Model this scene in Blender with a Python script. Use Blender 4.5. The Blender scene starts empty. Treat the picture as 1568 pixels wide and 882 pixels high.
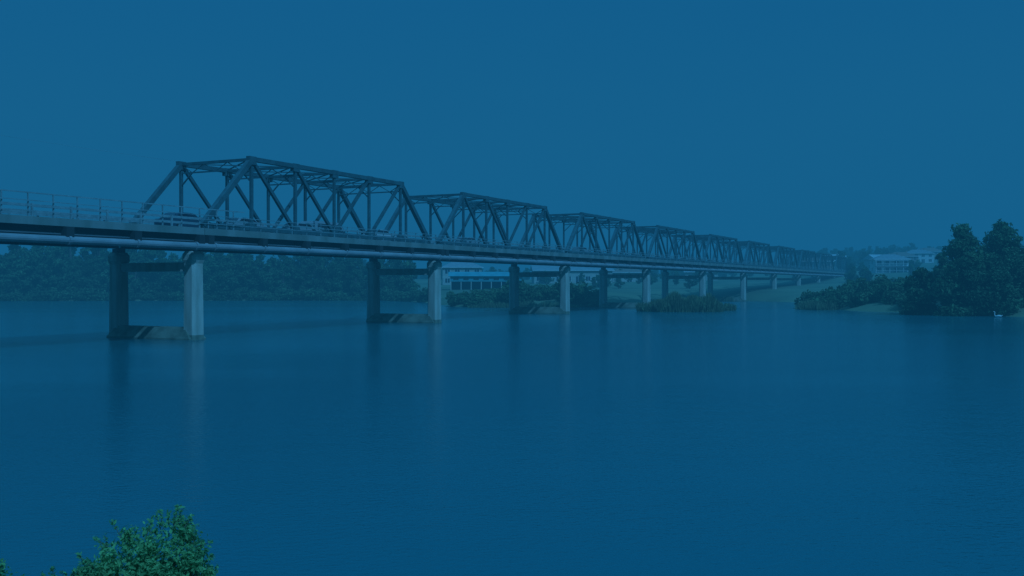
import bpy, math, random
import numpy as np
from mathutils import Vector, Matrix
random.seed(7); rng=np.random.default_rng(7)
sc=bpy.context.scene
sc.view_settings.view_transform='Standard'; sc.view_settings.look='None'; sc.view_settings.exposure=0
COL=sc.collection
# ------------------------------------------------------------ materials
def mat(name,c1,c2=None,rough=.8,scale=1.0,stretch=(1,1,1),detail=5,bump=0.0,bscale=8,spec=.3,island=0.0,metal=0.0,trans=0.0):
    m=bpy.data.materials.new(name); m.use_nodes=True; nt=m.node_tree; N=nt.nodes; L=nt.links
    b=N['Principled BSDF']; b.inputs['Roughness'].default_value=rough
    b.inputs['Specular IOR Level'].default_value=spec; b.inputs['Metallic'].default_value=metal
    c2=c2 or tuple(x*.7 for x in c1)
    tc=N.new('ShaderNodeTexCoord'); mp=N.new('ShaderNodeMapping'); mp.inputs['Scale'].default_value=stretch
    L.new(tc.outputs['Object'],mp.inputs[0])
    nz=N.new('ShaderNodeTexNoise'); nz.inputs['Scale'].default_value=scale; nz.inputs['Detail'].default_value=detail
    L.new(mp.outputs[0],nz.inputs['Vector'])
    cr=N.new('ShaderNodeValToRGB'); cr.color_ramp.elements[0].position=.35; cr.color_ramp.elements[1].position=.65
    cr.color_ramp.elements[0].color=(*c2,1); cr.color_ramp.elements[1].color=(*c1,1)
    L.new(nz.outputs[0],cr.inputs[0]); out=cr.outputs[0]
    if island>0:
        g=N.new('ShaderNodeNewGeometry'); oi=N.new('ShaderNodeObjectInfo')
        ad=N.new('ShaderNodeMath'); ad.operation='MULTIPLY_ADD'; ad.inputs[1].default_value=island; ad.inputs[2].default_value=1-island*.5
        L.new(g.outputs['Random Per Island'],ad.inputs[0])
        a2=N.new('ShaderNodeMath'); a2.operation='MULTIPLY_ADD'; a2.inputs[1].default_value=.5; a2.inputs[2].default_value=.75
        L.new(oi.outputs['Random'],a2.inputs[0])
        mu=N.new('ShaderNodeMath'); mu.operation='MULTIPLY'; L.new(ad.outputs[0],mu.inputs[0]); L.new(a2.outputs[0],mu.inputs[1])
        mx=N.new('ShaderNodeVectorMath'); mx.operation='SCALE'; L.new(out,mx.inputs[0]); L.new(mu.outputs[0],mx.inputs['Scale']); out=mx.outputs[0]
    L.new(out,b.inputs['Base Color'])
    if trans>0:
        tb=N.new('ShaderNodeBsdfTranslucent'); L.new(out,tb.inputs[0]); ms=N.new('ShaderNodeMixShader'); ms.inputs[0].default_value=trans
        L.new(b.outputs[0],ms.inputs[1]); L.new(tb.outputs[0],ms.inputs[2]); L.new(ms.outputs[0],N['Material Output'].inputs[0])
    if bump>0:
        n2=N.new('ShaderNodeTexNoise'); n2.inputs['Scale'].default_value=bscale; n2.inputs['Detail'].default_value=6
        L.new(tc.outputs['Object'],n2.inputs['Vector'])
        bp=N.new('ShaderNodeBump'); bp.inputs['Strength'].default_value=bump; bp.inputs['Distance'].default_value=.05
        L.new(n2.outputs[0],bp.inputs['Height']); L.new(bp.outputs[0],b.inputs['Normal'])
    return m
M={}
M['steel']=mat('painted_steel',(.05,.105,.11),(.035,.07,.075),.75,1.5,bump=.1,spec=.15)
M['girder']=mat('girder_steel',(.07,.10,.11),(.045,.065,.07),.7,.8)
M['pipe']=mat('pipe_paint',(.26,.25,.25),(.19,.19,.19),.6,.6,spec=.2)
M['conc']=mat('concrete',(.40,.39,.33),(.27,.26,.21),.9,.9,(1.6,1.6,.35),bump=.3)
M['concdark']=mat('wet_concrete',(.17,.19,.14),(.09,.105,.075),.9,1.2,bump=.3)
M['slab']=mat('deck_concrete',(.20,.22,.20),(.12,.14,.12),.9,.6,(1,1,.3))
M['asph']=mat('asphalt',(.06,.06,.06),(.045,.045,.045),.9,3)
M['rail']=mat('galvanised_rail',(.20,.27,.27),(.14,.19,.19),.6,2)
M['grass']=mat('grass_ground',(.12,.15,.08),(.07,.10,.055),1,.06,detail=8,bump=.5,bscale=3)
M['leaf']=mat('tree_foliage',(.085,.165,.07),(.05,.10,.045),.8,.35,island=.8,spec=.12,trans=.4)
M['leaf2']=mat('bank_foliage',(.095,.17,.07),(.06,.11,.05),.8,.4,island=.8,spec=.12,trans=.4)
M['leafn']=mat('near_foliage',(.20,.40,.15),(.14,.30,.11),.8,2.0,island=.5,spec=.1,trans=.45)
M['bark']=mat('bark',(.12,.10,.08),(.06,.05,.04),.9,4)
M['reed']=mat('reed_blades',(.14,.17,.08),(.08,.10,.05),.8,.5,island=.6,trans=.3)
M['white']=mat('white_paint',(.60,.62,.60),(.50,.52,.50),.7,1)
M['cream']=mat('cream_weatherboard',(.38,.37,.32),(.31,.30,.26),.7,1)
M['brick']=mat('brick_wall',(.26,.19,.15),(.2,.145,.11),.9,3)
M['teal']=mat('teal_cladding',(.05,.27,.29),(.04,.20,.22),.7,.5)
M['roofg']=mat('grey_roof',(.22,.23,.24),(.17,.18,.18),.7,1)
M['roofr']=mat('tile_roof',(.20,.13,.10),(.15,.1,.08),.8,2)
M['rooflight']=mat('metal_roof',(.40,.42,.43),(.33,.35,.36),.6,.6)
M['glass']=mat('window_glass',(.03,.035,.04),(.02,.02,.03),.15,1,spec=.5)
M['dark']=mat('dark_interior',(.03,.03,.03),(.02,.02,.02),.9,1)
M['tyre']=mat('tyre_rubber',(.03,.03,.03),(.02,.02,.02),.9,4)
M['car_w']=mat('car_paint_white',(.40,.42,.42),(.37,.39,.39),.4,1,spec=.3)
M['car_s']=mat('car_paint_silver',(.24,.28,.29),(.22,.26,.27),.4,1,spec=.3)
M['car_d']=mat('car_paint_dark',(.04,.06,.08),(.03,.05,.07),.4,1,spec=.3)
M['car_r']=mat('car_paint_red',(.2,.07,.06),(.18,.06,.05),.4,1,spec=.3)
M['feather']=mat('white_feathers',(.65,.65,.63),(.55,.55,.53),.8,6)
M['bill']=mat('orange_bill',(.5,.25,.1),(.4,.2,.08),.6,4)
M['wood']=mat('weathered_wood',(.10,.09,.07),(.06,.05,.04),.9,4)
# ------------------------------------------------------------ mesh builder
class MB:
    def __init__(s): s.v=[]; s.f=[]; s.m=[]; s.mats=[]
    def mi(s,m):
        if m not in s.mats: s.mats.append(m)
        return s.mats.index(m)
    def add(s,vs,fs,m):
        o=len(s.v); s.v+= [tuple(v) for v in vs]; i=s.mi(m)
        for f in fs: s.f.append(tuple(o+k for k in f)); s.m.append(i)
    def box(s,a,b,m):
        x0,y0,z0=a; x1,y1,z1=b
        s.add([(x0,y0,z0),(x1,y0,z0),(x1,y1,z0),(x0,y1,z0),(x0,y0,z1),(x1,y0,z1),(x1,y1,z1),(x0,y1,z1)],
              [(0,3,2,1),(4,5,6,7),(0,1,5,4),(1,2,6,5),(2,3,7,6),(3,0,4,7)],m)
    def beam(s,p,q,w,h,m,up=(0,0,1)):
        p=Vector(p); q=Vector(q); d=(q-p).normalized(); up=Vector(up)
        if abs(d.dot(up))>.98: up=Vector((1,0,0))
        a=d.cross(up).normalized()*w/2; b=a.cross(d).normalized()*h/2
        vs=[p-a-b,p+a-b,p+a+b,p-a+b,q-a-b,q+a-b,q+a+b,q-a+b]
        s.add(vs,[(0,1,2,3),(7,6,5,4),(0,4,5,1),(1,5,6,2),(2,6,7,3),(3,7,4,0)],m)
    def cyl(s,p,q,r1,r2,n,m,caps=True):
        p=Vector(p); q=Vector(q); d=(q-p).normalized(); up=Vector((0,0,1))
        if abs(d.dot(up))>.98: up=Vector((1,0,0))
        a=d.cross(up).normalized(); b=a.cross(d).normalized(); vs=[]
        for k in range(n):
            t=2*math.pi*k/n; o=a*math.cos(t)+b*math.sin(t); vs+= [p+o*r1,q+o*r2]
        fs=[(2*k,2*((k+1)%n),2*((k+1)%n)+1,2*k+1) for k in range(n)]
        if caps: fs+= [tuple(2*k for k in range(n))[::-1],tuple(2*k+1 for k in range(n))]
        s.add(vs,fs,m)
    def loft(s,rings,m,caps=True):
        n=len(rings[0]); vs=[v for r in rings for v in r]; fs=[]
        for i in range(len(rings)-1):
            for k in range(n): fs.append((i*n+k,i*n+(k+1)%n,(i+1)*n+(k+1)%n,(i+1)*n+k))
        if caps: fs+= [tuple(range(n))[::-1],tuple((len(rings)-1)*n+k for k in range(n))]
        s.add(vs,fs,m)
    def quads(s,V,m):   # V: (n,4,3)
        o=len(s.v); s.v+= [tuple(x) for x in V.reshape(-1,3).tolist()]; i=s.mi(m); n=len(V)
        s.f+= [(o+4*k,o+4*k+1,o+4*k+2,o+4*k+3) for k in range(n)]; s.m+=[i]*n
    def mesh(s,name):
        me=bpy.data.meshes.new(name); me.from_pydata(s.v,[],s.f)
        for m in s.mats: me.materials.append(M[m])
        me.polygons.foreach_set('material_index',s.m); me.update(); return me
    def obj(s,name,parent=None,smooth=False):
        me=s.mesh(name)
        if smooth: me.polygons.foreach_set('use_smooth',[True]*len(me.polygons))
        return place(name,me,parent)
def place(name,me,parent=None,loc=(0,0,0),rz=0,sc_=(1,1,1)):
    o=bpy.data.objects.new(name,me); COL.objects.link(o); o.location=loc; o.rotation_euler=(0,0,rz); o.scale=sc_
    if parent: o.parent=parent
    return o
def empty(name,loc=(0,0,0),rz=0):
    o=place(name,None,None,loc,rz); o.empty_display_size=.5; return o
# ------------------------------------------------------------ layout
CH=4.36; F=1500.0
SP=36.0; ang=math.atan2(.8942,.4477); B0=(-24.77,75.97)
D=np.array([.4477,.8942]); P=np.array([-.8942,.4477])
W=7.9
# ------------------------------------------------------------ terrain
poly=np.array([(-2500,180),(-300,228),(-126,242),(-60,250),(-34,250),(-22,232),(-15,203),(-11,184),(0,178),(12,179),(20,190),(30,215),(45,238),(62,243),(67,220),(58,190),(50,168),(56,149),(66,131),(74,112),(79,90),(92,40),(117,-30),(170,-150),(420,-2500),(200,-2500),(70,-120),(60,-40),(40,-5),(20,7),(5,9),(-8,9),(-20,12),(-32,24),(-44,38),(-72,58),(-300,95),(-2500,60)],float)
def sdf(X,Y):
    d=np.full(X.shape,1e9); ins=np.zeros(X.shape,bool); n=len(poly)
    for i in range(n):
        a=poly[i]; b=poly[(i+1)%n]; e=b-a
        t=np.clip(((X-a[0])*e[0]+(Y-a[1])*e[1])/(e@e),0,1)
        d=np.minimum(d,np.hypot(X-a[0]-t*e[0],Y-a[1]-t*e[1]))
        c=((a[1]<=Y)&(b[1]>Y))|((b[1]<=Y)&(a[1]>Y))
        with np.errstate(divide='ignore',invalid='ignore'):
            xi=a[0]+(Y-a[1])/(b[1]-a[1]+1e-12)*e[0]
        ins^= c&(X<xi)
    return np.where(ins,-d,d)
def ss(a,b,x):
    t=np.clip((x-a)/(b-a),0,1); return t*t*(3-2*t)
def height(X,Y):
    X=np.asarray(X,float); Y=np.asarray(Y,float)
    s=sdf(X,Y)+1.2*np.sin(X*.31+1.3*np.sin(Y*.17))+.8*np.sin(Y*.43+X*.2)
    near=np.hypot(X,Y)<25
    s=np.where(near,sdf(X,Y),s)
    z=np.where(s<0,np.maximum(-2.5,.3*s),1.5*(1-np.exp(-np.maximum(s,0)/5))+1.3*(1-np.exp(-np.maximum(s,0)/12)))
    l=ss(3,60,s)
    z=z+l*(3.0*ss(240,420,Y)+ 3.0*ss(60,200,X)*ss(200,420,Y)+14*np.exp(-((X-330)/170)**2-((Y-700)/230)**2)+4*ss(500,1200,Y)+ .4*np.sin(X*.05)*np.sin(Y*.043))
    u=(X-B0[0])*D[0]+(Y-B0[1])*D[1]; v=(X-B0[0])*P[0]+(Y-B0[1])*P[1]
    for e0 in (u+74, 358-u):
        e=8.25-np.maximum(0,np.abs(v-W/2)-6)*.55-np.maximum(0,e0)*.7
        z=np.maximum(z,np.where(np.abs(u-150)<450,e,-9))
    return z
def hz(x,y): return float(height(np.array([x]),np.array([y]))[0])
xs=np.concatenate([np.arange(-4000,-400,300),np.arange(-400,-160,20),np.arange(-160,160,3.5),np.arange(160,640,14),np.arange(640,5001,300)])
ys=np.concatenate([np.arange(-2500,-100,200),np.arange(-100,-20,10),np.arange(-20,20,2.),np.arange(20,300,3.5),np.arange(300,900,14),np.arange(900,7001,400)])
XX,YY=np.meshgrid(xs,ys); ZZ=height(XX,YY)
V=np.stack([XX,YY,ZZ],-1).reshape(-1,3); nx=len(xs); ny=len(ys)
fs=[(j*nx+i,j*nx+i+1,(j+1)*nx+i+1,(j+1)*nx+i) for j in range(ny-1) for i in range(nx-1)]
me=bpy.data.meshes.new('ground'); me.from_pydata(V.tolist(),[],fs); me.materials.append(M['grass'])
me.polygons.foreach_set('use_smooth',[True]*len(me.polygons)); place('ground',me)
# ------------------------------------------------------------ water
wm=bpy.data.materials.new('river_water'); wm.use_nodes=True; nt=wm.node_tree; N=nt.nodes; L=nt.links
b=N['Principled BSDF']; b.inputs['Base Color'].default_value=(.006,.10,.115,1); b.inputs['IOR'].default_value=1.36; b.inputs['Roughness'].default_value=.14
tc=N.new('ShaderNodeTexCoord')
def nz(scale,stretch,detail=4,rot=0):
    mp=N.new('ShaderNodeMapping'); mp.inputs['Scale'].default_value=stretch; mp.inputs['Rotation'].default_value=(0,0,rot)
    L.new(tc.outputs['Object'],mp.inputs[0]); n=N.new('ShaderNodeTexNoise'); n.inputs['Scale'].default_value=scale; n.inputs['Detail'].default_value=detail
    L.new(mp.outputs[0],n.inputs['Vector']); return n.outputs[0]
n1=nz(.9,(.8,1.1,1),4,.5); n2=nz(6.0,(.8,1.3,1),3,-.6); n3=nz(.03,(.5,1.6,1),4,.1)
h1=N.new('ShaderNodeMath'); h1.operation='MULTIPLY'; h1.inputs[1].default_value=.40; L.new(n1,h1.inputs[0])
a=N.new('ShaderNodeMath'); a.operation='MULTIPLY_ADD'; a.inputs[1].default_value=.36; L.new(n2,a.inputs[0]); L.new(h1.outputs[0],a.inputs[2])
cr=N.new('ShaderNodeMapRange'); cr.inputs[1].default_value=.38; cr.inputs[2].default_value=.66; cr.inputs[3].default_value=.15; cr.inputs[4].default_value=.42
L.new(n3,cr.inputs[0])
bp=N.new('ShaderNodeBump'); bp.inputs['Distance'].default_value=.22; L.new(cr.outputs[0],bp.inputs['Strength']); L.new(a.outputs[0],bp.inputs['Height']); L.new(bp.outputs[0],b.inputs['Normal'])
M['water']=wm
w=MB(); w.add([(-4000,-2500,0),(5000,-2500,0),(5000,2500,0),(-4000,2500,0)],[(0,1,2,3)],'water'); w.obj('river_water')
# ------------------------------------------------------------ bridge
BR=empty('truss_bridge',(B0[0],B0[1],0),ang)
T0,T1=8.95,14.75
def make_truss():
    m=MB(); n=6; a0=1.0; pl=(SP-2*a0)/n; xp=[a0+pl*i for i in range(n+1)]
    for v in (0,W):
        m.beam((xp[0],v,T0),(xp[-1],v,T0),.32,.4,'steel')
        m.beam((xp[1]-.2,v,T1),(xp[-2]+.2,v,T1),.42,.36,'steel')
        m.beam((xp[0],v,T0),(xp[1],v,T1),.42,.42,'steel'); m.beam((xp[-1],v,T0),(xp[-2],v,T1),.42,.42,'steel')
        for i in range(1,n): m.beam((xp[i],v,T0),(xp[i],v,T1),.22,.26 if i!=3 else .22,'steel',(1,0,0))
        for (i,j) in ((1,2),(2,3),(4,3),(5,4)):
            for o in (-.09,.09): m.beam((xp[i],v+o,T1),(xp[j],v+o,T0),.07,.28,'steel')
        for i in range(1,n):
            for z in (T0+.1,T1-.1): m.box((xp[i]-.42,v-.2,z-.38),(xp[i]+.42,v+.2,z+.32),'steel')
    for i in range(1,n):
        m.beam((xp[i],0,T1-.02),(xp[i],W,T1-.02),.18,.24,'steel')
        m.beam((xp[i],0,T1-.8),(xp[i],W,T1-.8),.10,.12,'steel')
        k=6
        for j in range(k):
            z0,z1=(T1-.1,T1-.8) if j%2==0 else (T1-.8,T1-.1)
            m.beam((xp[i],W*j/k,z0),(xp[i],W*(j+1)/k,z1),.06,.06,'steel')
        m.beam((xp[i],.05,T1-1.9),(xp[i],1.3,T1-.8),.1,.1,'steel'); m.beam((xp[i],W-.05,T1-1.9),(xp[i],W-1.3,T1-.8),.1,.1,'steel')
    for i in range(1,n-1):
        m.beam((xp[i],0,T1+.05),(xp[i+1],W,T1+.05),.09,.09,'steel'); m.beam((xp[i],W,T1+.02),(xp[i+1],0,T1-.08),.09,.09,'steel')
    return m.mesh('truss_span_mesh'),xp
tm,xp=make_truss()
for k in range(10): place('truss_span_%d'%(k+1),tm,BR,(k*SP,0,0))
def make_deck(app=False):
    m=MB()
    m.box((.03,-1.15,8.2),(SP-.03,W+.6,8.42),'slab')
    m.box((.03,-1.25,8.1),(SP-.03,-1.153,8.62),'slab')
    m.box((.03,W+.603,8.1),(SP-.03,W+.7,8.62),'slab')
    m.box((.03,.75,8.424),(SP-.03,W-.75,8.5),'asph')
    m.box((.03,.55,8.424),(SP-.03,.747,8.65),'slab'); m.box((.03,W-.747,8.424),(SP-.03,W-.55,8.65),'slab')
    for v in (0,W):
        m.box((.1,v-.04,7.25),(SP-.1,v+.04,8.19),'girder'); m.box((.1,v-.22,7.18),(SP-.1,v+.22,7.247),'girder')
    for v in (W*.3,W*.7): m.box((.1,v-.1,7.6),(SP-.1,v+.1,8.19),'girder')
    for i in range(7):
        x=xp[i] if 0<i<6 else (.5 if i==0 else SP-.5)
        m.box((x-.15,-1.0,7.72),(x+.15,-.05,8.09),'girder'); m.box((x-.13,.05,7.4),(x+.13,W-.05,8.18),'girder')
        m.box((x-.3,-1.5,7.42),(x+.3,-1.003,8.08),'dark')
    for z in (9.62,9.3,8.98): m.box((0,-1.22,z-.025),(SP,-1.18,z+.025),'rail')
    if not app:
        for i in range(18):
            x=i*2+.5; m.box((x-.03,-1.175,8.42),(x+.03,-1.12,9.68),'rail')
    for v,s in ((.42,1),(W-.42,-1)):
        for z in (9.05,9.45): m.box((0,v-.03,z-.09),(SP,v+.03,z+.09),'rail')
        for i in range(12): x=i*3+1.2; m.box((x-.06,v-s*.15,8.425),(x+.06,v-s*.033,9.58),'rail')
    for i in range(18):
        x=i*2+.5; m.box((x-.03,W+.5,8.42),(x+.03,W+.56,9.6),'rail')
    m.box((0,W+.45,9.5),(SP,W+.497,9.58),'rail')
    m.cyl((0,-1.3,7.2),(SP,-1.3,7.2),.27,.27,14,'pipe',False)
    for i in range(7):
        x=xp[i]-.1; m.cyl((x,-1.3,7.2),(x+.2,-1.3,7.2),.33,.33,14,'pipe')
    m.cyl((0,-.8,7.62),(SP,-.8,7.62),.07,.07,8,'pipe',False)
    return m.mesh('deck_span_mesh')
dm=make_deck(); dma=make_deck(True)
for k in range(-2,10): place('deck_span_%d'%(k+3),dma if k<0 else dm,BR,(k*SP,0,0))
m=MB()
for i in range(42):
    x=-72.5+i*1.85
    m.box((x-.04,-1.11,8.43),(x+.04,-1.03,10.15),'rail'); 
m.box((-73,-1.1,10.08),(4.6,-1.04,10.16),'rail')
m.obj('approach_fence',BR)
m=MB(); m.box((-260,-1.1,8.1),(-72.05,W+.6,8.46),'asph'); m.box((360.05,-1.1,8.1),(470,W+.6,8.46),'asph')
m.box((-73.5,-1.6,-2),(-72.1,W+1.2,8.05),'conc'); m.box((360.1,-1.6,0),(361.4,W+1.2,8.05),'conc'); m.obj('approach_abutments',BR)
def oct_ring(cx,cy,z,a,b_,c): return [(cx-a+c,cy-b_,z),(cx+a-c,cy-b_,z),(cx+a,cy-b_+c,z),(cx+a,cy+b_-c,z),(cx+a-c,cy+b_,z),(cx-a+c,cy+b_,z),(cx-a,cy+b_-c,z),(cx-a,cy-b_+c,z)]
def pier():
    m=MB()
    for v in (-.1,W+.1):
        m.loft([oct_ring(0,v,-2.4,.64,.64,.2),oct_ring(0,v,.9,.62,.62,.2),oct_ring(0,v,5.9,.58,.58,.2),oct_ring(0,v,6.15,.68,.68,.2),oct_ring(0,v,6.6,.68,.68,.2),oct_ring(0,v,6.85,.54,.54,.2)],'conc')
        m.loft([oct_ring(0,v,-.6,.65,.65,.2),oct_ring(0,v,.38,.635,.635,.2)],'concdark')
        m.box((-.35,v-.35,6.853),(.35,v+.35,7.17),'girder')
    m.box((-.34,.5,5.3),(.34,W-.5,6.0),'conc')
    m.loft([[( -.9,-.5,-2.4),(.9,-.5,-2.4),(.9,W+.5,-2.4),(-.9,W+.5,-2.4)],[(-.9,-.5,.12),(.9,-.5,.12),(.9,W+.5,.12),(-.9,W+.5,.12)],[(-.55,.3,.95),(.55,.3,.95),(.55,W-.3,.95),(-.55,W-.3,.95)]],'concdark')
    return m.mesh('pier_mesh')
pm=pier()
for k in range(-1,10): place('pier_%d'%(k+2),pm,BR,(k*SP,0,0))
# ------------------------------------------------------------ vehicles (on the bridge)
def car(name,x,v,paint,flip=False,van=False):
    e=empty(name); e.parent=BR; e.location=(x,v,8.5); e.rotation_euler=(0,0,math.pi if flip else 0)
    m=MB()
    def prof(pts,hw,mt,tap=0):
        r=[[(px,-hw+(tap if pz>1. else 0),pz) for px,pz in pts],[(px,hw-(tap if pz>1. else 0),pz) for px,pz in pts]]; m.loft(r,mt)
    if van:
        prof([(-2.6,.35),(2.5,.35),(2.6,.8),(2.4,1.15),(1.7,1.9),(1.2,2.05),(-2.5,2.05),(-2.6,1.8)],.95,paint,.06)
        for s in (-1,1):
            m.add([(x_,s*.955,z_) for x_,z_ in ((.8,1.2),(1.95,1.2),(1.5,1.8),(.8,1.8))],[(0,1,2,3)],'glass'); m.add([(x_,s*.955,z_) for x_,z_ in ((-2.2,1.25),(.6,1.25),(.6,1.8),(-2.2,1.8))],[(0,1,2,3)],'glass')
        m.add([(2.42,-.75,1.2),(2.42,.75,1.2),(1.8,.7,1.86),(1.8,-.7,1.86)],[(0,1,2,3)],'glass'); wh=(-1.6,1.6)
    else:
        prof([(-2.2,.3),(2.2,.3),(2.25,.6),(2.1,.82),(1.1,.95),(-1.7,.98),(-2.2,.92),(-2.25,.6)],.88,paint)
        prof([(-1.85,.97),(1.2,.94),(.45,1.42),(.2,1.47),(-1.0,1.47),(-1.3,1.42)],.76,paint,.08)
        for s in (-1,1):
            m.add([(x_,s*.785+(-s*.06 if z_>1.1 else 0),z_) for x_,z_ in ((-1.6,1.0),(.95,1.0),(.38,1.38),(-1.15,1.38))],[(0,1,2,3)],'glass')
        m.add([(1.22,-.68,.98),(1.22,.68,.98),(.52,.62,1.42),(.52,-.62,1.42)],[(0,1,2,3)],'glass')
        m.add([(-1.87,-.68,1.0),(-1.87,.68,1.0),(-1.38,.62,1.41),(-1.38,-.62,1.41)],[(0,1,2,3)],'glass'); wh=(-1.35,1.4)
    for x_ in wh:
        for s in (-1,1): m.cyl((x_,s*.72,.33),(x_,s*.91,.33),.33,.33,16,'tyre'); m.cyl((x_,s*.912,.33),(x_,s*.93,.33),.18,.18,10,'rail')
    m.box((2.24,-.7,.62),(2.28,-.4,.74),'white'); m.box((2.24,.4,.62),(2.28,.7,.74),'white'); m.obj('body_and_wheels',e)
car('car',1.5,2.4,'car_d'); car('car',8.5,2.4,'car_s'); car('car',16,2.3,'car_s'); car('van',23.5,5.4,'car_s',van=True); car('car',29,2.4,'car_w')
car('car',12,5.4,'car_r',True); car('car',48,2.4,'car_s'); car('car',84,2.4,'car_s')
# ------------------------------------------------------------ foliage
def leaves(blobs,n,size,squash=.7,seed=0,shell=.55):
    r=np.random.default_rng(seed); C=np.array([b[0] for b in blobs],float); R=np.array([b[1] for b in blobs],float)
    if R.ndim==1: R=np.stack([R,R,R*squash],1)
    w=R.prod(1)**(2/3); idx=r.choice(len(blobs),n,p=w/w.sum())
    d=r.normal(size=(n,3)); d/=np.linalg.norm(d,axis=1)[:,None]
    lump=1+.22*np.sin(d[:,0]*7+idx)*np.sin(d[:,1]*6+idx*2)+.15*np.sin(d[:,2]*9+idx*3)
    rad=(shell+(1-shell)*r.random(n)**.6)*lump
    c=C[idx]+d*R[idx]*rad[:,None]
    nn=d+r.normal(size=(n,3))*.65; nn/=np.linalg.norm(nn,axis=1)[:,None]
    t=np.cross(nn,r.normal(size=(n,3))); t/=np.linalg.norm(t,axis=1)[:,None]; bb=np.cross(nn,t)
    s=size*(.55+.9*r.random(n))[:,None]
    return np.stack([c-t*s,c-bb*s*.5+nn*s*.12,c+t*s*(.7+.6*r.random(n))[:,None],c+bb*s*.5+nn*s*.12],1)
def tree_mesh(name,seed,H,CW,n,leaf,lm='leaf',base=.12,nb=18,pw=.8,lean=0):
    r=random.Random(seed); m=MB(); blobs=[]
    for i in range(nb):
        f=(i+.5)/nb; z=H*(base+(1-base)*f*.93)
        wv=CW/2*(math.sin(math.pi*min(1,(f*.85+.15)))**pw if f>.4 else .75+.5*f)
        a=r.random()*6.28+i*2.4; rr=wv*r.uniform(.2,.75)
        blobs.append(((rr*math.cos(a),rr*math.sin(a),z),max(.35,CW*r.uniform(.14,.25)*(1.1-.6*f))))
    p=Vector((0,0,-.5)); k=6; tr=H*.022+.05
    for i in range(k):
        q=Vector((r.uniform(-.04,.04)*H*i/k,r.uniform(-.04,.04)*H*i/k,H*.85*(i+1)/k)); m.cyl(p,q,tr*(1-i/k*.85),tr*(1-(i+1)/k*.85),7,'bark',False); p=q
    for c,rad in blobs:
        z0=max(.3,c[2]*.6); m.cyl((0,0,z0),c,tr*.35,tr*.1,5,'bark',False)
    m.quads(leaves(blobs,n,leaf,.8,seed),lm)
    sp=[]
    for c,rad in blobs:
        for _ in range(3):
            d=Vector((r.gauss(0,1),r.gauss(0,1),abs(r.gauss(0,1)))).normalized()*rad*1.15; sp.append(((c[0]+d.x,c[1]+d.y,c[2]+d.z),rad*.22))
    m.quads(leaves(sp,n//6,leaf*.9,1.3,seed+1,.1),lm)
    return m.mesh(name)
T=[tree_mesh('bank_tree_%d'%i,i+3,12+i%3,8+i%2*2,3000,.38,'leaf',.08) for i in range(5)]
Tfar=[tree_mesh('far_tree_%d'%i,i+30,9,7+i,700,.5,'leaf',.15,nb=10) for i in range(3)]
def bush_mesh(name,seed,n,leaf,lm='leaf2'):
    r=random.Random(seed); bl=[((r.uniform(-1.5,1.5),r.uniform(-1.2,1.2),r.uniform(.3,1.5)),r.uniform(.6,1.1)) for _ in range(9)]
    m=MB(); m.quads(leaves(bl,n,leaf,.9,seed),lm)
    for c,_ in bl: m.cyl((0,0,-.4),c,.05,.02,4,'bark',False)
    return m.mesh(name)
Bm=[bush_mesh('bush_%d'%i,i+60,1300,.22) for i in range(4)]
def group(name,items):
    e=empty(name)
    for i,(me,x,y,s,sz) in enumerate(items):
        place('plant_%d'%(i+1),me,e,(x,y,hz(x,y)-.15),random.random()*6.28,(s,s,s*sz))
    return e
it=[]
for row,(off,h) in enumerate(((3,.8),(8,1.0),(15,1.15))):
    x=-330
    while x<-26:
        yb=np.interp(x,[-330,-300,-126,-60,-34,-22],[228,228,242,250,250,236])
        hh=h*random.uniform(.68,1.08)*np.interp(x,[-140,-95,-60,-30],[1.12,1.08,1.04,.8])
        it.append((random.choice(T),x,yb+off+random.uniform(-1.5,1.5),hh,1)); x+=random.uniform(3.2,5.6)
x=-330
while x<-18:
    yb=np.interp(x,[-330,-300,-126,-60,-34,-22,-15],[228,228,242,250,250,234,205]); it.append((random.choice(Bm),x,yb+random.uniform(-1,1.5),random.uniform(.8,1.5),1)); x+=random.uniform(1.5,2.8)
group('riverbank_trees',it)
it=[]
for _ in range(40):
    x=random.uniform(-11,15); y=180+random.uniform(0,7)-(0 if x>-9 else -4); it.append((random.choice(Bm),x,y,random.uniform(.9,1.6)*(1.05 if x>-2 else .75),1))
group('point_bushes',it)
it=[]
for _ in range(260):
    t=random.random(); x=np.interp(t,[0,.2,.5,1],[50.5,57,68,80]); y=np.interp(t,[0,.2,.5,1],[170,150,132,95])
    o=random.uniform(0,16); it.append((random.choice(Bm),x+o*.9+.2,y+o*.5+.5,random.uniform(.6,1.2)*(1+o*.02),1))
for _ in range(60):
    y=random.uniform(175,300); x=y*random.uniform(.38,.5); it.append((random.choice(Bm),x,y,random.uniform(.6,1.3),1))
group('riverside_shrubs',it)
it=[]
for _ in range(26): 
    y=random.uniform(140,205); it.append((random.choice(T),y*random.uniform(.43,.66),y,random.uniform(.4,.68),1))
group('background_trees',it)
for nm,sd,x,y,H,CW,n in (('broad_tree',201,61.2,133.5,13.9,10.0,17000),('broad_tree',202,67.8,136,12.4,10.0,15000),('broad_tree',203,57,136.5,8.4,7.6,10000),('broad_tree',204,73.5,131,10.0,8.5,9000),('broad_tree',205,64.5,132,8.4,9,11000)):
    place(nm,tree_mesh('broad_tree_mesh',sd,H,CW,n,.24,'leaf',.04,nb=30,pw=1.0),None,(x,y,hz(x,y)-.3),sd)
houses=[(161,418),(141,455),(178,470),(206,520),(232,560),(255,600),(196,600),(220,480),(262,520)]
def clear(x,y):
    for hx,hy in houses:
        if y<hy+9 and y>hy-110 and abs(x/y-hx/hy)<.019: return False
    return True
it=[]
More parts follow.
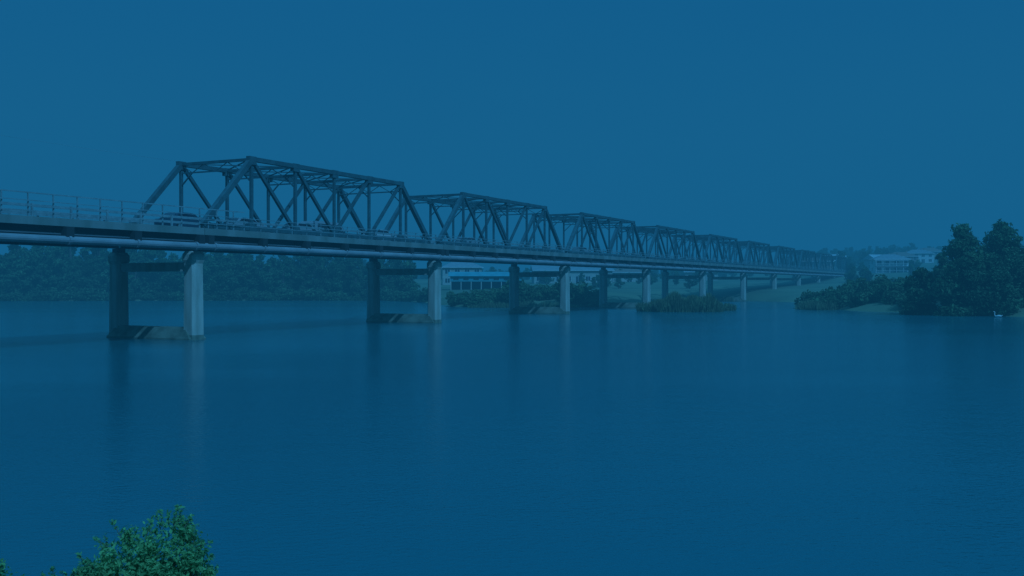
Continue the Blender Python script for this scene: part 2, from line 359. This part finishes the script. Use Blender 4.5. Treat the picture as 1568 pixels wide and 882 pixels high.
for _ in range(520):
    a=random.uniform(.29,.72); y=random.uniform(450,900); x=a*y
    if clear(x,y): it.append((random.choice(Tfar),x,y,random.uniform(.7,1.2),1))
for _ in range(260):
    y=random.uniform(400,760); x=random.uniform(-.16,.3)*y; it.append((random.choice(Tfar),x,y,random.uniform(.45,.75),1))
for _ in range(110):
    y=random.uniform(290,900); x=random.uniform(-.7,-.1)*y; it.append((random.choice(Tfar),x,y,random.uniform(.7,1.1),1))
for _ in range(34):
    y=random.uniform(275,380); x=random.uniform(.02,.20)*y; it.append((random.choice(Tfar),x,y,random.uniform(.3,.55),1))
for _ in range(22):
    y=random.uniform(300,400); x=random.uniform(.34,.42)*y
    if clear(x,y): it.append((random.choice(Tfar),x,y,random.uniform(.4,.7),1))
group('distant_trees',it)
# reeds
m=MB(); r=np.random.default_rng(5)
def reeds(cx,cy,rx,ry,n,h):
    a=r.random(n)*6.283; q=np.sqrt(r.random(n)); X=cx+rx*q*np.cos(a); Y=cy+ry*q*np.sin(a)
    hh=h*(.5+.7*r.random(n))*(1-.5*q**3)*(1+.25*np.sin(X*1.7)*np.sin(X*.6+2)); le=r.normal(size=(n,2))*.25; w=.05+.05*r.random(n); th=r.random(n)*3.14
    z0=np.full(n,-.2); dx=np.cos(th)*w; dy=np.sin(th)*w
    Vq=np.stack([np.stack([X-dx,Y-dy,z0],1),np.stack([X+dx,Y+dy,z0],1),np.stack([X+le[:,0]+dx*.3,Y+le[:,1]+dy*.3,hh],1),np.stack([X+le[:,0]-dx*.3,Y+le[:,1]-dy*.3,hh],1)],1)
    m.quads(Vq,'reed')
reeds(27,151,5.5,2.5,7000,2.3); reeds(22.5,153,3,1.6,2500,1.6); reeds(33,158,3,2,1600,1.3); reeds(51,164,3,5,2600,1.5); reeds(2,176.5,10,1.2,2200,1.0)
reeds(62,139,7,2,2500,1.0); reeds(45,238,10,3,3000,1.4)
m.obj('reed_bed')
# near bush bottom left
bl=[((-3.02,8.6,1.96),.34),((-3.26,8.5,1.90),.32),((-2.84,8.6,1.78),.22),((-3.5,8.6,1.70),.32),((-3.8,8.5,1.50),.32),((-4.1,8.6,1.30),.34),((-3.2,8.5,1.5),.5),((-3.7,8.4,1.2),.55),((-2.95,8.7,1.3),.36),((-3.3,8.5,.8),.6),((-4.2,8.7,.9),.5),((-4.75,8.9,1.5),.3),((-4.7,8.8,1.1),.4)]
sub=[]
rr=random.Random(4)
for c,rad in bl:
    for _ in range(9):
        d=Vector((rr.gauss(0,1),rr.gauss(0,1),rr.gauss(0,1))).normalized()*rad*.8; sub.append(((c[0]+d.x,c[1]+d.y,c[2]+d.z),rad*.33))
m=MB(); m.quads(leaves(sub,40000,.020,1,9,.2),'leafn'); m.quads(leaves(bl,16000,.022,1,10,.3),'leafn')
z0=hz(-3.4,8.5)
for c,rad in sub[::2]: m.cyl((-3.4+rr.uniform(-.1,.1),8.5,z0-.1),c,.02,.005,5,'bark',False)
for k in range(70):
    c,rad=rr.choice(bl[:7]); d=Vector((rr.gauss(0,.5),rr.gauss(0,.4),rr.uniform(.5,1))).normalized(); p=Vector(c)+d*rad*.8; q=p+d*rr.uniform(.06,.2); m.cyl(p,q,.004,.002,4,'bark',False)
    m.quads(leaves([((p.lerp(q,t)).to_tuple(),.03) for t in (.3,.6,.9,1)],22,.019,1,k,.1),'leafn')
m.obj('leafy_bush')
m=MB(); n=9000; X=r.uniform(-9,9,n); Y=r.uniform(3,8.6,n); Z=height(X,Y); hh=.1+.25*r.random(n); th=r.random(n)*3.14; le=r.normal(size=(n,2))*.08
dx=np.cos(th)*.008; dy=np.sin(th)*.008
m.quads(np.stack([np.stack([X-dx,Y-dy,Z-.02],1),np.stack([X+dx,Y+dy,Z-.02],1),np.stack([X+le[:,0]+dx*.2,Y+le[:,1],Z+hh],1),np.stack([X+le[:,0]-dx*.2,Y+le[:,1],Z+hh],1)],1),'reed'); m.obj('bank_grass')
# ------------------------------------------------------------ buildings
def house(name,x,y,w,d,h,rh,wall,roof,rz=0,storeys=1,hip=False,ver=False,zoff=0):
    e=empty(name,(x,y,hz(x,y)-.3+zoff),rz); a,b_=w/2,d/2; m=MB(); m.box((-a,-b_,-3),(a,b_,h),wall); m.obj('walls',e)
    m=MB(); o=.6; ix=(d/2 if hip else 0)
    vs=[(-a-o,-b_-o,h+.01),(a+o,-b_-o,h+.01),(a+o,b_+o,h+.01),(-a-o,b_+o,h+.01),(-a-o+ix,0,h+rh),(a+o-ix,0,h+rh)]
    m.add(vs,[(0,1,5,4),(2,3,4,5),(1,2,5),(3,0,4),(3,2,1,0)],roof)
    m.box((-a-o,-b_-o-.12,h-.12),(a+o,-b_-o-.003,h+.08),'white'); m.box((w*.2,-.35,h+rh*.4),(w*.2+.6,.35,h+rh+.7),'brick'); m.obj('roof',e)
    m=MB(); g=MB(); k=max(2,int(w/3.2)); sh=h/storeys
    for s in range(storeys):
        for i in range(k):
            cx=-a+w*(i+.5)/k; zb=s*sh+ .9; zt=s*sh+min(2.3,sh-.4)
            if s==0 and i==k//2: zb=.1
            ww=.8
            for yy,sg in ((-b_,-1),(b_,1)):
                g.box((cx-ww,min(yy,yy+sg*.04),zb),(cx+ww,max(yy,yy+sg*.04),zt),'glass')
                for q in ((cx-ww-.12,cx-ww-.003),(cx+ww+.003,cx+ww+.12),(cx-.04,cx+.04)): m.box((q[0],min(yy,yy+sg*.08),zb-.1),(q[1],max(yy,yy+sg*.08),zt+.1),'white')
        for sg in (-1,1):
            xx=sg*a; g.box((min(xx,xx+sg*.04),-.8,s*sh+.9),(max(xx,xx+sg*.04),.8,s*sh+min(2.3,sh-.4)),'glass')
    g.obj('windows',e); m.obj('window_frames',e)
    if ver:
        m=MB()
        for s in range(storeys):
            zt=(s+1)*sh-.2; m.add([(-a-.3,-b_-2.4,zt-.35),(a+.3,-b_-2.4,zt-.35),(a+.3,-b_-.05,zt),(-a-.3,-b_-.05,zt)],[(0,1,2,3)],'rooflight'); m.box((-a,-b_-2.3,s*sh-.1),(a,-b_-.1,s*sh+.05),'white')
            m.box((-a,-b_-2.28,s*sh+.95),(a,-b_-2.2,s*sh+1.05),'white')
            for i in range(6):
                cx=-a+.1+(w-.2)*i/5; m.box((cx-.09,-b_-2.2,s*sh+.06),(cx+.09,-b_-2.05,zt-.32),'white')
        m.obj('verandah',e)
    return e
house('white_house',-17,330,13,9,6.0,2.2,'cream','roofg',.1,2,True,zoff=0)
house('riverside_hall',20,330,26,12,4.3,1.8,'cream','roofg',.05)
house('white_house',40,345,12,9,3.5,1.8,'cream','roofr',.2,1,True)
house('weatherboard_house',72,372,12,9,3.4,1.9,'cream','roofg',-.2)
house('verandah_house',161,418,14,10,5.8,2.2,'white','roofg',-.15,2,True,True)
house('brick_house',141,455,13,10,5.6,2.2,'brick','roofr',-.1,2,True)
house('weatherboard_house',178,470,14,10,5,2.4,'cream','rooflight',.2,1,False)
house('brick_house',206,520,15,10,5.5,2.4,'brick','roofr',.1,2,True)
house('white_house',232,560,15,10,5.6,2.3,'white','roofg',-.2,2,True)
house('weatherboard_house',255,600,15,10,5.5,2.4,'cream','roofr',.1,2,True)
house('white_house',196,600,15,10,5,2.4,'white','rooflight',.1,2,False)
house('weatherboard_house',220,480,14,10,5,2.4,'cream','rooflight',-.1,1,True)
house('brick_house',262,520,15,10,5.5,2.4,'brick','roofg',.15,2,True)
e=house('apartment_building',124,226,26,12,8.2,1.3,'brick','rooflight',-.35,3)
e=empty('boat_shed',(-7.0,262,hz(-7,262)),.06); m=MB()
m.box((-9.5,-4,2.1),(9.5,4,3.6),'teal'); m.add([(-10,-4.6,3.5),(10,-4.6,3.5),(10,0,4.7),(-10,0,4.7),(10,4.6,3.5),(-10,4.6,3.5)],[(0,1,2,3),(3,2,4,5),(1,4,2),(0,3,5)],'teal')
m.box((-9.3,3.6,-1),(9.3,3.8,2.09),'dark')
for i in range(8): cx=-9.3+18.6*i/7; m.box((cx-.12,-3.95,-1.5),(cx+.12,-3.7,2.09),'cream')
for i in range(6): cx=-8+18.6*i/7; m.box((cx-.7,-4.05,2.5),(cx+.7,-4.003,3.1),'glass')
m.box((-9.8,-5.5,-.4),(9.8,-3.96,-.2),'wood'); m.obj('shed_structure',e)
# ------------------------------------------------------------ power line (barely visible)
px,py=-70,50; e=empty('power_pole',(px,py,hz(px,py))); m=MB(); pz=19.9-hz(px,py); m.cyl((0,0,-1),(0,0,pz+.6),.2,.13,10,'wood'); m.box((-1.2,-.08,pz-.1),(1.2,.08,pz+.1),'wood')
for c in (-1,0,1): m.cyl((c,0,pz+.1),(c,0,pz+.35),.06,.04,8,'white')
m.obj('pole_and_crossarm',e)
m=MB(); A=Vector((px,py,19.9)); n0=np.array(B0)+D*(xp[1])+P*W; Bv=Vector((n0[0],n0[1],T1+.2)); q=A
for i in range(1,25):
    t=i/24; c=A.lerp(Bv,t); c.z-=4*t*(1-t)*.5; m.cyl(q,c,.006,.006,4,'pipe',False); q=c
m.obj('overhead_cable')
# ------------------------------------------------------------ bird
e=empty('white_swan',(62.3,125.5,0),2.6); e.scale=(.8,.8,.8); m=MB()
def ell(c,rx,ry,rz,mt,n=10,k=7,tilt=0):
    rings=[]
    for i in range(k+1):
        t=-1+2*i/k; t=max(-.985,min(.985,t)); f=math.sqrt(1-t*t); rings.append([(c[0]+rx*t,c[1]+ry*f*math.cos(6.283*j/n),c[2]+rz*f*math.sin(6.283*j/n)+tilt*t) for j in range(n)])
    m.loft(rings,mt)
ell((0,0,.18),.5,.24,.22,'feather',tilt=-.03); ell((-.45,0,.3),.22,.12,.07,'feather',tilt=-.05); ell((-.08,.2,.27),.36,.07,.14,'feather'); ell((-.08,-.2,.27),.36,.07,.14,'feather')
pts=[(.4,0,.25),(.55,0,.42),(.52,0,.62),(.46,0,.78),(.52,0,.9),(.6,0,.92)]
for i in range(5): m.cyl(pts[i],pts[i+1],.075-.008*i,.068-.008*i,8,'feather')
ell((.62,0,.91),.09,.05,.055,'feather'); m.cyl((.69,0,.9),(.84,0,.87),.03,.012,6,'bill'); m.obj('body_neck_and_bill',e,True)
# ------------------------------------------------------------ haze
hm=bpy.data.materials.new('glow_haze_volume'); hm.use_nodes=True; nt=hm.node_tree; nt.nodes.clear(); N=nt.nodes; L=nt.links
SIG=.0018
ab=N.new('ShaderNodeVolumeAbsorption'); ab.inputs['Color'].default_value=(0,0,0,1); ab.inputs['Density'].default_value=SIG
em=N.new('ShaderNodeEmission'); em.inputs['Color'].default_value=(.0070,.114,.258,1); em.inputs['Strength'].default_value=SIG  # volume glows blue, added to lift dark tones and tint the scene
ad=N.new('ShaderNodeAddShader'); L.new(ab.outputs[0],ad.inputs[0]); L.new(em.outputs[0],ad.inputs[1]); o=N.new('ShaderNodeOutputMaterial'); L.new(ad.outputs[0],o.inputs['Volume'])
M['glow_haze']=hm
m=MB(); m.box((-3800,-2400,-6),(4800,6800,70),'glow_haze'); m.obj('glow_haze')
# ------------------------------------------------------------ light and sky
sd=Vector((.50,-.80,0)).normalized(); el=math.radians(46)
tosun=Vector((sd.x*math.cos(el),sd.y*math.cos(el),math.sin(el)))
sl=bpy.data.lights.new('sun','SUN'); sl.energy=3.2; sl.angle=math.radians(.5); sl.color=(.105,.48,1.0)
so=bpy.data.objects.new('sun',sl); COL.objects.link(so); so.rotation_euler=(-tosun).to_track_quat('-Z','Y').to_euler(); so.location=(0,0,60)
wd=bpy.data.worlds.new('World'); sc.world=wd; wd.use_nodes=True; nt=wd.node_tree; N=nt.nodes; L=nt.links; bg=N['Background']
tc=N.new('ShaderNodeTexCoord'); sp=N.new('ShaderNodeSeparateXYZ'); L.new(tc.outputs['Generated'],sp.inputs[0])
nzz=N.new('ShaderNodeTexNoise'); nzz.inputs['Scale'].default_value=2.2; nzz.inputs['Detail'].default_value=4
mp=N.new('ShaderNodeMapping'); mp.inputs['Scale'].default_value=(1,1,5); mp.inputs['Rotation'].default_value=(0,.12,0); L.new(tc.outputs['Generated'],mp.inputs[0]); L.new(mp.outputs[0],nzz.inputs['Vector'])
ma=N.new('ShaderNodeMath'); ma.operation='MULTIPLY_ADD'; ma.inputs[1].default_value=.12; L.new(nzz.outputs[0],ma.inputs[0]); L.new(sp.outputs['Z'],ma.inputs[2])
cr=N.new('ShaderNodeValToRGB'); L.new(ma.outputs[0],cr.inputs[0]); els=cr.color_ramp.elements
els[0].position=0; els[0].color=(.0078,.119,.268,1); els[1].position=1; els[1].color=(.03,.34,.78,1)  # ramp made brighter above the view to add overhead light
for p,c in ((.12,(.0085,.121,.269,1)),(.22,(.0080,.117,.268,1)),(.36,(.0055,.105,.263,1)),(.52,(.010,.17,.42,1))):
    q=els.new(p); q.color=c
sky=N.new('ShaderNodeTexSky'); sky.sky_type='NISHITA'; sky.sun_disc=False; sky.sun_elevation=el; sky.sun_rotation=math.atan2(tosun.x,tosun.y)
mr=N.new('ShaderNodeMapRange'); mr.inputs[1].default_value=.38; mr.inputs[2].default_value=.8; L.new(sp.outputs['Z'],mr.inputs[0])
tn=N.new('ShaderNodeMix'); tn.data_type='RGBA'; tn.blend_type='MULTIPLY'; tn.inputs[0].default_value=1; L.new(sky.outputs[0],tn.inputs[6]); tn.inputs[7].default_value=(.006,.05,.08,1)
v1=N.new('ShaderNodeVectorMath'); v1.operation='SCALE'; L.new(tn.outputs[2],v1.inputs[0]); L.new(mr.outputs[0],v1.inputs['Scale'])  # masked to high elevations, extra light added from out of view
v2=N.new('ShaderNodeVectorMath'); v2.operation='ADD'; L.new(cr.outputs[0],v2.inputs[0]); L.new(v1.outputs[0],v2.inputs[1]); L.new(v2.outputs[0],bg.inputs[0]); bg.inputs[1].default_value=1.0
# ------------------------------------------------------------ camera
cd=bpy.data.cameras.new('camera'); cd.sensor_width=36; cd.lens=36*F/1568; cd.clip_end=20000; cd.clip_start=.1
co=bpy.data.objects.new('camera',cd); COL.objects.link(co); co.location=(0,0,CH); co.rotation_euler=(math.radians(90)-7/F,0,0); sc.camera=co
